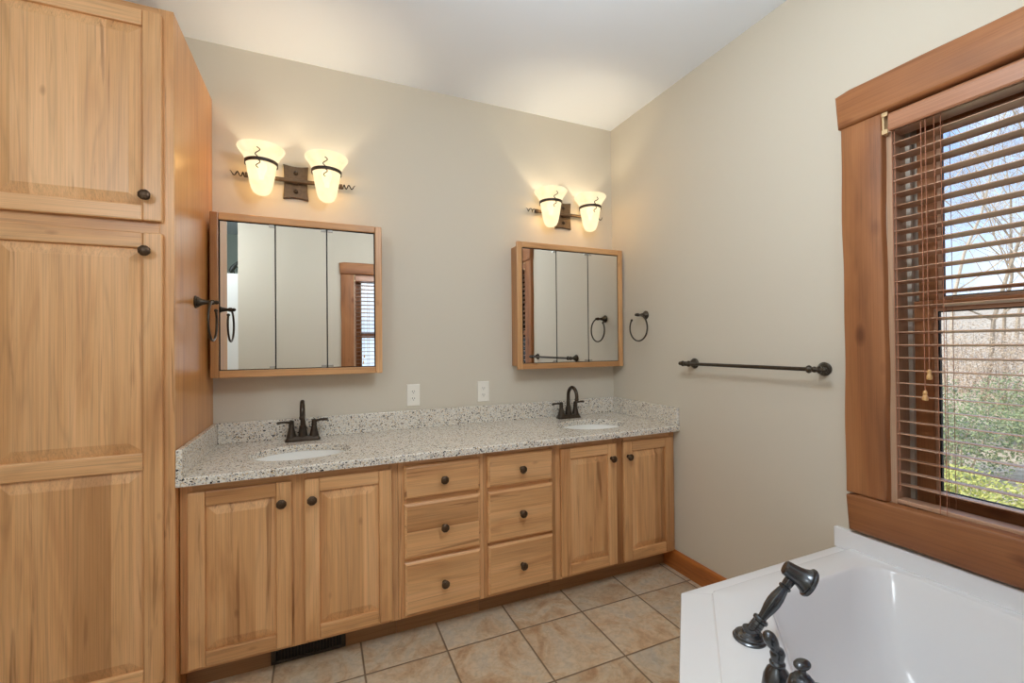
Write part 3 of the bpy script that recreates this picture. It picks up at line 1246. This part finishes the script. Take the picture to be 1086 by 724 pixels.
mb.build('wall_lip', tub_mat, tub, bevel=.004)
mb = MB()
mb.box(EX - .002, W - .001, YB + .001, YB + .022, ZD + .0005, .5645)
mb.build('wall_lip', tub_mat, tub, bevel=.004)
mb = MB()
mb.lathe([(.001, .004), (.020, .004), (.030, .002), (.033, -.002), (.001, -.002)], (1.62, -2.30, ZD - .3745), (0, 0, 1), 24)
mb.build('drain', pewter, tub)

# hand shower standing in its deck holder
ZL = ZD + .013
sb = Vector((1.5027, -1.6832, ZL))
hs = thing('hand_shower', sb, 'dark metal hand shower leaning in its round holder on the tub deck', 'shower head')
ax = Vector((.094, -.042, .1354)).normalized()
mb = MB()
mb.lathe([(.040, 0), (.0405, .004), (.0370, .0065), (.0365, .0075), (.0355, .011), (.0320, .0125), (.0300, .0150), (.0200, .0185), (.0170, .022), (.0165, .030)], sb, (0, 0, 1), 30)
hb = sb + Vector((.006, -.003, .020))
mb.lathe([(.0150, -.004), (.0155, .008), (.0150, .030), (.0182, .033), (.0188, .039), (.0160, .043)], hb, ax, 24)
for q in (.008, .014, .020):
    mb.lathe([(.0152, q - .001), (.0162, q), (.0152, q + .001)], hb, ax, 24)
mb.build('holder', pewter, hs, sharp=22)
mb = MB()
mb.lathe([(.0110, .036), (.0105, .046), (.0125, .060), (.0158, .078), (.0170, .095), (.0160, .112), (.0130, .130), (.0112, .138),
          (.0145, .141), (.0150, .146), (.0112, .149), (.0122, .153), (.0128, .166), (.0100, .176)], hb, ax, 40, flute=8, depth=.10)
mb.build('handle', pewter, hs, sharp=40)
hc = Vector((1.6015, -1.7277, .678))
hd = Vector((.0263, -.0306, -.0223)).normalized()
mb = MB()
mb.lathe([(.003, -.016), (.0150, -.0155), (.0190, -.012), (.0200, -.006), (.0212, .006), (.0230, .018), (.0258, .028), (.0295, .036), (.0330, .0405), (.0332, .0425), (.0372, .0435), (.0380, .046), (.0372, .0495), (.0350, .0500), (.0345, .0530), (.0320, .0535), (.001, .0535)], hc, hd, 28)
mb.build('spray_head', pewter, hs, sharp=24)

# lever valve
hv = Vector((1.3906, -1.8414, ZL))
vt = thing('tub_valve', hv, 'dark metal lever valve in front of the hand shower on the tub deck', 'tub handle')
mb = MB()
mb.lathe([(.033, 0), (.0335, .005), (.031, .010), (.0315, .020), (.0285, .040), (.022, .056), (.0150, .064), (.0135, .067), (.0160, .070), (.0160, .074), (.0125, .078), (.0135, .084), (.0150, .092), (.0125, .100), (.006, .104), (.001, .105)], hv, (0, 0, 1), 26)
mb.build('base', pewter, vt, sharp=40)
mb = MB()
la = hv + Vector((.001, -.001, .094))
ld = Vector((-.021, .009, .043)).normalized()
mb.lathe([(.007, -.012), (.0138, -.005), (.0142, .004), (.0105, .010), (.0100, .014), (.0125, .022), (.0145, .032), (.0138, .042), (.0095, .050), (.001, .054)], la, ld, 20)
mb.build('lever', pewter, vt, sharp=50)

# tub spout with its diverter knob
sp = Vector((1.3268, -1.9388, ZL))
st = thing('tub_spout', sp, 'dark metal arched tub spout with a small diverter knob beside the lever valve', 'tub spout')
dd = Vector((1, -1, 0)).normalized()
mb = MB()
mb.lathe([(.036, 0), (.0365, .006), (.031, .012), (.026, .018), (.022, .030), (.022, .080), (.024, .086), (.0275, .094), (.0270, .108), (.0220, .122), (.0140, .130), (.001, .132)], sp, (0, 0, 1), 26)
P = [sp + Vector((0, 0, .100)), sp + Vector((0, 0, .100)) + dd * .030, sp + Vector((0, 0, .098)) + dd * .065, sp + Vector((0, 0, .088)) + dd * .105, sp + Vector((0, 0, .070)) + dd * .140, sp + Vector((0, 0, .050)) + dd * .158]
mb.tube(P, [.0205, .020, .0185, .0175, .0170, .0180], 18)
mb.build('spout', pewter, st, sharp=45)
mb = MB()
kp = sp + Vector((0, 0, .129))
mb.lathe([(.014, -.004), (.0145, .002), (.009, .005), (.0065, .009), (.007, .018)], kp, (0, 0, 1), 16)
mb.ball(kp + Vector((0, 0, .023)), .0165, 18, scale=(1.15, .80, .50))
mb.build('diverter_knob', pewter, st, sharp=50)


# ------------------------------------------------------------------ windows
def rough_board(x0, x1, u0, u1, z0, z1, horiz, amp=.004, end_cut=.0, seed=0):
    """hand hewn plank; profile in (u,z), thickness along x from x0 (room side) to x1 (wall)"""
    rng = random.Random(seed)
    ph = [rng.uniform(0, 6.28) for _ in range(6)]

    def wob(s, k):
        return amp * (.6 * math.sin(s * 7.0 + ph[k]) + .4 * math.sin(s * 17.0 + ph[k + 1]))
    N = 28
    front = []
    if horiz:
        for i in range(N + 1):
            s = u0 + (u1 - u0) * i / N
            front.append((s, z0 + wob(s, 0)))
        for i in range(N, -1, -1):
            s = u0 + (u1 - u0) * i / N
            front.append((s, z1 + wob(s, 2)))
        front[0] = (u0 + end_cut, front[0][1])
        front[N] = (u1 - end_cut, front[N][1])
        front[N + 1] = (u1 - end_cut * .3, front[N + 1][1] - .010)
        front[-1] = (u0 + end_cut * .3, front[-1][1] - .010)
    else:
        for i in range(N + 1):
            s = z0 + (z1 - z0) * i / N
            front.append((u1 + wob(s, 0), s))
        for i in range(N, -1, -1):
            s = z0 + (z1 - z0) * i / N
            front.append((u0 + wob(s, 2), s))
    return front


def window(name, P, g0, g1, mats, seed, lab):
    """P(depth, along, z) maps to world; depth: <0 into the room, >0 outward. g0<g1: opening along the wall"""
    tz, ty = mats
    root = bpy.data.objects.new(name, None)
    root.empty_display_size = .05
    col.objects.link(root)
    root.location = P(0, (g0 + g1) / 2, WZ0)
    root['kind'] = 'structure'
    root['label'] = lab

    def plank(nm, pts, d0, d1, m, bev):
        mb = MB()
        c = (sum(p[0] for p in pts) / len(pts), sum(p[1] for p in pts) / len(pts))
        L = []
        for d, ins in ((d1, 0), (d0 + bev, 0), (d0 + bev * .3, bev * .35), (d0, bev)):
            ring = []
            for u, z in pts:
                du, dz = c[0] - u, c[1] - z
                ring.append(P(d, u + math.copysign(min(ins, abs(du)), du), z + math.copysign(min(ins, abs(dz)), dz)))
            L.append(ring)
        mb.loops(L, True, True, True, 0, smooth=True)
        return mb.build(nm, m, root, sharp=50)
    jw = .130
    # rough timber casing: jambs, header, apron
    plank('jamb', rough_board(0, 0, g1 - .002, g1 + jw, .715, 2.083, False, .003, seed=seed), -.030, -.0005, tz, .006)
    plank('jamb', rough_board(0, 0, g0 - jw, g0 + .002, .715, 2.083, False, .003, seed=seed + 1), -.030, -.0005, tz, .006)
    plank('header', rough_board(0, 0, g0 - jw - .020, g1 + jw + .018, 2.084, 2.216, True, .004, .012, seed + 2), -.044, -.0005, ty, .012)
    plank('apron', rough_board(0, 0, g0 - jw - .012, g1 + jw + .004, .5760, .7145, True, .004, .012, seed + 3), -.036, -.0005, ty, .010)
    # reveal lining and frame
    mb = MB()
    D = .175
    def bx(d0, d1, u0, u1, z0, z1, m=0):
        a, b = P(d0, u0, z0), P(d1, u1, z1)
        mb.box(min(a[0], b[0]), max(a[0], b[0]), min(a[1], b[1]), max(a[1], b[1]), z0, z1, m)
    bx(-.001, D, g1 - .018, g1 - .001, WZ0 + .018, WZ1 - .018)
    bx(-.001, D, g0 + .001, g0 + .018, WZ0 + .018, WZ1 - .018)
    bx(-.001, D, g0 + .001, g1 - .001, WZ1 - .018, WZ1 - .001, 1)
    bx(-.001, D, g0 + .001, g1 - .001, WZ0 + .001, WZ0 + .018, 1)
    mb.build('lining', [lining_daylit_mat, lining_daylit_mat], root)
    # vinyl tracks and stops
    mb = MB()
    for u0, u1 in ((g1 - .031, g1 - .018), (g0 + .018, g0 + .031)):
        bx(.085, .098, u0, u1, WZ0 + .018, WZ1 - .018)
        bx(.128, .168, u0, u1, WZ0 + .018, WZ1 - .018, 0)
    bx(.085, .168, g0 + .040, g1 - .040, WZ1 - .034, WZ1 - .018)
    mb.build('track', vinyl, root)
    zm = 1.405
    for nm, d0, z0, z1 in (('lower_sash', .098, WZ0 + .019, zm + .014), ('upper_sash', .132, zm - .014, WZ1 - .035)):
        mb = MB()
        a0, a1 = g0 + .020, g1 - .020
        sw = .062
        bx(d0, d0 + .030, a0, a0 + sw, z0, z1)
        bx(d0, d0 + .030, a1 - sw, a1, z0, z1)
        bx(d0, d0 + .030, a0 + sw, a1 - sw, z0, z0 + (.075 if nm == 'lower_sash' else .028), 1)
        bx(d0, d0 + .030, a0 + sw, a1 - sw, z1 - (.028 if nm == 'lower_sash' else .055), z1, 1)
        so = mb.build(nm, [tz, ty], root, bevel=.004)
        mb = MB()
        bx(d0 + .012, d0 + .016, a0 + sw - .006, a1 - sw + .006, z0 + .02, z1 - .02)
        mb.build('pane', glass, so)
        mb = MB()                               # pale inner moulding, then the dark glazing bead
        e0, e1, f0, f1 = a0 + sw, a1 - sw, z0 + (.075 if nm == 'lower_sash' else .028), z1 - (.028 if nm == 'lower_sash' else .055)
        q = .011
        bx(d0 + .006, d0 + .022, e0, e0 + q, f0, f1)
        bx(d0 + .006, d0 + .022, e1 - q, e1, f0, f1)
        bx(d0 + .006, d0 + .022, e0 + q, e1 - q, f0, f0 + q)
        bx(d0 + .006, d0 + .022, e0 + q, e1 - q, f1 - q, f1)
        mb.build('moulding', slat_mat, so)
        mb = MB()
        e0, e1, f0, f1 = e0 + q, e1 - q, f0 + q, f1 - q
        q = .004
        bx(d0 + .008, d0 + .020, e0, e0 + q, f0, f1)
        bx(d0 + .008, d0 + .020, e1 - q, e1, f0, f1)
        bx(d0 + .008, d0 + .020, e0 + q, e1 - q, f0, f0 + q)
        bx(d0 + .008, d0 + .020, e0 + q, e1 - q, f1 - q, f1)
        mb.build('glazing_bead', black_mat, so)
    return root


def blind(P, g0, g1, label, tilt, near):
    """wooden slat blind inside the casing; near: the end (g0 or g1) that carries the lift cords"""
    a0, a1 = g0 + .006, g1 - .006
    root = thing('window_blind', P(.03, (g0 + g1) / 2, .70), label, 'window blind', 'wooden slat blinds')

    def bx(mb, d0, d1, u0, u1, z0, z1, m=0):
        a, b = P(d0, u0, z0), P(d1, u1, z1)
        mb.box(min(a[0], b[0]), max(a[0], b[0]), min(a[1], b[1]), max(a[1], b[1]), z0, z1, m)
    mb = MB()
    bx(mb, .012, .060, a0, a1, 2.040, 2.092)
    mb.build('headrail', slat_mat, root, bevel=.002)
    mb = MB()
    prof = [(-.020, 2.012), (-.024, 2.018), (-.024, 2.066), (-.020, 2.074), (-.012, 2.076), (-.012, 2.012)]
    mb.loops([[P(d, a0 + .014, z) for d, z in prof], [P(d, a1 - .014, z) for d, z in prof]], smooth=False)
    mb.build('valance', valance_mat, root, bevel=.001)
    for u0, u1 in ((a0 - .004, a0 + .014), (a1 - .014, a1 + .004)):
        mb = MB()
        bx(mb, -.024, .055, u0 + .012 if u0 > a0 else u0, u1 if u0 > a0 else u1 - .012, 2.004, 2.080)
        bx(mb, -.028, -.022, u0, u1, 2.004, 2.020)
        bx(mb, -.028, -.022, u0, u1, 2.066, 2.080)
        mb.build('bracket', beige_plastic, root, bevel=.0015)
    zs = []
    mb = MB()
    z = 2.014
    hw = .0265
    dc = .030
    while z > .735:
        zs.append(z)
        ca, sa = math.cos(tilt), math.sin(tilt)
        n = 6
        ringA, ringB = [], []
        prof = []
        for i in range(n + 1):
            s = -1 + 2 * i / n
            prof.append((s * hw, .0022 * (1 - s * s) + .0013))
        for i in range(n, -1, -1):
            s = -1 + 2 * i / n
            prof.append((s * hw, .0022 * (1 - s * s) - .0013))
        for u in (a0 + .004, a1 - .004):
            (ringA if u < (a0 + a1) / 2 else ringB).extend([P(dc + p * ca - q * sa, u, z + p * sa + q * ca) for p, q in prof])
        mb.loops([ringA, ringB], True, True, True, 0, random.random(), smooth=True)
        z -= .0442
    mb.build('slats', slat_mat, root, sharp=40)
    mb = MB()
    bx(mb, dc - hw, dc + hw, a0 + .002, a1 - .002, .712, .727)
    mb.build('bottom_rail', slat_mat, root, bevel=.003)
    # ladder cords
    mb = MB()
    span = a1 - a0
    for u in (a0 + .145, (a0 + a1) / 2, a1 - .145):
        for d in (dc - hw - .0015, dc + hw + .0015):
            mb.tube([P(d, u, .714), P(d, u, 2.05)], .0009, 5)
            mb.tube([P(d, u + .017, .714), P(d, u + .017, 2.05)], .0009, 5)
    mb.build('ladder_cord', cord_mat, root)
    s = -1 if near == 'g1' else 1
    ue = (a1 if near == 'g1' else a0)
    for k, (off, zt) in enumerate(((.108, 1.150), (.096, 1.080))):
        u = ue + s * off
        mb = MB()
        mb.tube([P(-.004, u, 2.020), P(-.004, u, zt + .030)], .0011, 5)
        mb.build('lift_cord', cord_mat, root)
        mb = MB()
        mb.lathe([(.003, .034), (.0055, .030), (.0065, .022), (.005, .019), (.0075, .014), (.0085, .006), (.0075, .001), (.001, 0)], P(-.004, u, zt), (0, 0, 1), 14)
        mb.build('tassel', tassel_mat, root)
    # wand stays and tilt cord at the edge
    mb = MB()
    for off in (.016, .024):
        mb.tube([P(-.006, ue + s * off, 2.02), P(-.006, ue + s * off, .76)], .0011, 5)
    mb.build('tilt_cord', cord_mat, root)
    return root


def PR(d, u, z):
    return (W + d, u, z)


def PV(d, u, z):
    return (u, YB - d, z)


window('window_1', PR, WY0, WY1, (timber_z, timber_y), 3, 'right wall window in a rough timber casing above the tub')
window('window_2', PV, VX0, VX1, (timber_z, timber_x), 11, 'timber cased window seen reflected in the left mirror')
blind(PR, WY0, WY1, 'open wooden slat blind in the right window above the bathtub', math.radians(-6), 'g1')
blind(PV, VX0, VX1, 'wooden slat blind seen only reflected in the left mirror', math.radians(-6), 'g0')

# ------------------------------------------------------------------ added fill lights, things behind the camera
fill_bowl_mat = emit_mat('fill_bowl_emission', (.95, .98, 1.0, 1), 2.0)  # unseen hanging bowl lights, added to brighten the room
for lx, ly, pw, lab in ((1.15, -1.80, FILL_POWER, 'added fill light in a frosted bowl over the floor near the bathtub, out of the picture'),
                        (-.62, -2.40, REAR_FILL_POWER, 'added fill light in a frosted bowl in the entry behind the camera')):
    cl = thing('added_fill_light', (lx, ly, H), lab, 'added fill light', 'added fill lights')
    mb = MB()
    mb.lathe([(.07, 0), (.072, -.010), (.055, -.022), (.012, -.030), (.011, -.100), (.02, -.106), (.02, -.112), (.001, -.113)], (lx, ly, H), (0, 0, 1), 28)
    mb.build('stem', lamp_metal, cl)
    mb = MB()
    mb.lathe([(.205, -.105), (.200, -.112), (.19, -.130), (.15, -.165), (.08, -.190), (.02, -.197), (.001, -.198), (.02, -.192), (.08, -.184), (.146, -.160), (.184, -.128), (.195, -.108)], (lx, ly, H), (0, 0, 1), 36)
    mb.build('bowl', fill_bowl_mat, cl, sharp=60)
    lamp('added_fill_glow', 'POINT', (lx, ly, H - .52), pw, (.87, .95, 1.0), cl, shadow_soft_size=.15)

fg = thing('figurine', (-.345, YB - .07, 2.035), 'small dark figurine on the white ledge, reflected in the left mirror', 'figurine')
mb = MB()
mb.box(-.392, -.312, YB - .095, YB - .045, 2.0355, 2.046)
mb.build('plinth', statue_mat, fg, bevel=.003)
mb = MB()
b0 = Vector((-.372, YB - .07, 2.046))
mb.tube([b0 + Vector((.004, 0, 0)), b0 + Vector((.0, 0, .025)), b0 + Vector((.014, 0, .052)), b0 + Vector((.034, 0, .080)), b0 + Vector((.052, 0, .106)), b0 + Vector((.064, 0, .122)), b0 + Vector((.074, 0, .126))],
        [.013, .019, .024, .021, .013, .011, .005], 12)
mb.tube([b0 + Vector((.032, 0, .0)), b0 + Vector((.024, .004, .026)), b0 + Vector((.014, 0, .046))], [.007, .008, .012], 8)
mb.tube([b0 + Vector((.030, -.006, .075)), b0 + Vector((.056, -.010, .068)), b0 + Vector((.064, -.010, .052))], [.010, .007, .005], 8)
mb.build('figure', statue_mat, fg, sharp=70)

# ------------------------------------------------------------------ outdoors
bark = plain('bark', srgb(204, 182, 154), .9, var=.4, bscale=12)
bark2 = plain('bark_pale', srgb(230, 212, 186), .9, var=.3, bscale=12)
green_a = leaf_mat('leaves_green', srgb(112, 126, 80), srgb(178, 182, 130))
green_b = leaf_mat('leaves_yellow', srgb(178, 180, 92), srgb(222, 214, 122))
brown_a = leaf_mat('leaves_brown', srgb(182, 154, 124), srgb(230, 208, 178))


def ground_z(x, y):
    d = max(0.0, x - 4)
    base = -2.0 + .03 * d if d < 5 else -1.85 + .15 * (d - 5)
    return base + .18 * math.sin(x * .7 + y * .4) + .12 * math.sin(y * .9 - x * .3)


def ground():
    m, n, l, p = new_mat('leaf_litter')
    tc = n.new('ShaderNodeTexCoord')
    no = n.new('ShaderNodeTexNoise')
    no.inputs['Scale'].default_value = 6
    no.inputs['Detail'].default_value = 8
    no.inputs['Roughness'].default_value = .7
    l.new(tc.outputs['Object'], no.inputs['Vector'])
    rp = n.new('ShaderNodeValToRGB')
    rp.color_ramp.elements[0].position = .35
    rp.color_ramp.elements[0].color = srgb(190, 164, 132)
    rp.color_ramp.elements[1].position = .65
    rp.color_ramp.elements[1].color = srgb(234, 215, 184)
    l.new(no.outputs['Fac'], rp.inputs[0])
    l.new(rp.outputs[0], p.inputs['Base Color'])
    p.inputs['Roughness'].default_value = 1.0
    mb = MB()
    X = [3.2 + i * 1.2 for i in range(40)]
    Y = [-30 + j * 1.5 for j in range(41)]
    V = [(x, y, ground_z(x, y)) for x in X for y in Y]
    F_ = [(i * 41 + j, (i + 1) * 41 + j, (i + 1) * 41 + j + 1, i * 41 + j + 1) for i in range(39) for j in range(40)]
    mb.raw(V, F_, 0, .5, True)
    o = mb.build('ground', m)
    o['kind'] = 'structure'


ground()


def tree(x, y, h, mat, label, seed, spread=.5, depth=5):
    rng = random.Random(seed)
    z0 = ground_z(x, y) - .1
    root = thing('bare_tree', (x, y, z0), label, 'tree', 'bare trees on the hillside')
    trunk, twigs = MB(), MB()

    def grow(p, d, length, r, lev):
        k = 5 if lev < 2 else 3
        pts, rad = [p], [r]
        q = p
        dd_ = d
        for i in range(k):
            dd_ = (dd_ + Vector((rng.uniform(-1, 1), rng.uniform(-1, 1), rng.uniform(-.4, .7))) * .16).normalized()
            q = q + dd_ * length / k
            pts.append(q)
            rad.append(r * (1 - .55 * (i + 1) / k))
        (trunk if lev == 0 else twigs).tube(pts, rad, 7 if lev == 0 else (5 if lev < 3 else 3))
        if lev >= depth:
            return
        nb = rng.randint(4, 6) if lev < 2 else rng.randint(2, 4)
        for _ in range(nb):
            i = rng.randint(2 if lev == 0 else 1, k)
            sd = Vector((rng.uniform(-1, 1), rng.uniform(-1, 1), rng.uniform(-.15, .8))).normalized()
            nd = (dd_ * (1 - spread) + sd * (spread + .2)).normalized()
            grow(pts[i], nd, length * rng.uniform(.42, .66), max(rad[i] * .55, .0035), lev + 1)
    grow(Vector((x, y, z0)), Vector((0, 0, 1)), h * .62, h * .0062, 0)
    trunk.build('trunk', mat, root)
    twigs.build('branches', mat, root)


TREES = [(13.5, 2.95, 9, 0), (15.5, 2.3, 8, 1), (17.5, 3.65, 10, 0), (19.5, 5.2, 11, 1), (21.5, 4.5, 10, 0), (24.0, 6.8, 12, 1), (26.0, 5.7, 12, 0)]
WHERE = ['bare tree nearest the window, seen beside the left edge of the glass', 'pale bare tree low on the slope at the right end of the window view',
         'bare tree in the middle of the window view, behind the blind', 'pale bare tree up the slope, just right of the one beside the glass edge',
         'bare tree halfway up the slope, behind the pale one at the right', 'tall pale bare tree near the hilltop, left of centre in the glass', 'tall bare tree farthest up the hill, right of centre in the glass']
for k, (x, y, h, b) in enumerate(TREES):
    tree(x, y, h, bark2 if b else bark, WHERE[k], 40 + k)


def shrub(x, y, rx, rz, mats, label, seed, group, n=4200):
    rng = random.Random(seed)
    z0 = ground_z(x, y)
    root = thing('shrub', (x, y, z0), label, 'shrub', group)
    lf, stm = MB(), MB()
    for i in range(9):
        a = rng.uniform(0, 2 * PI)
        e = Vector((x + rx * .7 * math.cos(a) * rng.random(), y + rx * .7 * math.sin(a) * rng.random(), z0 + rz * rng.uniform(.6, 1.0)))
        s0 = Vector((x + .1 * math.cos(a), y + .1 * math.sin(a), z0 - .05))
        stm.tube([s0, s0.lerp(e, .5) + Vector((rng.uniform(-.1, .1), rng.uniform(-.1, .1), .1)), e], [.02, .012, .004], 5)
    for i in range(n):
        d = Vector((rng.gauss(0, 1), rng.gauss(0, 1), rng.gauss(0, 1))).normalized() * rng.random() ** .4
        c = Vector((x + d.x * rx, y + d.y * rx, z0 + rz * .55 + d.z * rz * .55))
        u = Vector((rng.uniform(-1, 1), rng.uniform(-1, 1), rng.uniform(-1, 1))).normalized()
        w = u.orthogonal().normalized()
        s = rng.uniform(.018, .045)
        lf.raw([c - u * s, c + w * s * .5 + u * s * .1, c + u * s, c - w * s * .5 + u * s * .1], [(0, 1, 2, 3)], 0, rng.random())
    stm.build('stems', bark, root)
    lf.build('leaves', mats, root)


SH = [(9.5, 1.05, .8, 1.0, green_b, 'yellow green shrub lowest in the window view, at the left of the glass'), (10.2, -.25, .9, .9, green_b, 'yellow green shrub at the bottom right of the window view'),
      (11.9, 2.0, 1.0, 1.6, green_a, 'green shrub right behind the yellow shrub at the left of the lower sash'), (12.7, .6, 1.1, 1.5, green_a, 'green shrub behind the yellow one at the right of the lower sash'),
      (14.3, 3.9, 1.1, 1.9, green_a, 'green shrub farther up the slope, partly behind the left sash stile'), (15.0, 1.9, 1.2, 1.6, green_a, 'green shrub highest on the slope at the right of the lower sash'),
      (17.2, 3.2, 1.2, 1.9, brown_a, 'dry brown shrub on the slope just above the green ones'),
      (19.3, 4.7, 1.3, 2.2, brown_a, 'large dry brown shrub farther up, at the left of the glass'), (20.6, 3.2, 1.3, 2.0, brown_a, 'dry brown shrub far up the slope at the right of the glass')]
for k, (x, y, rx, rz, mt, lab) in enumerate(SH):
    shrub(x, y, rx, rz, mt, lab, 90 + k, 'shrubs on the slope outside')
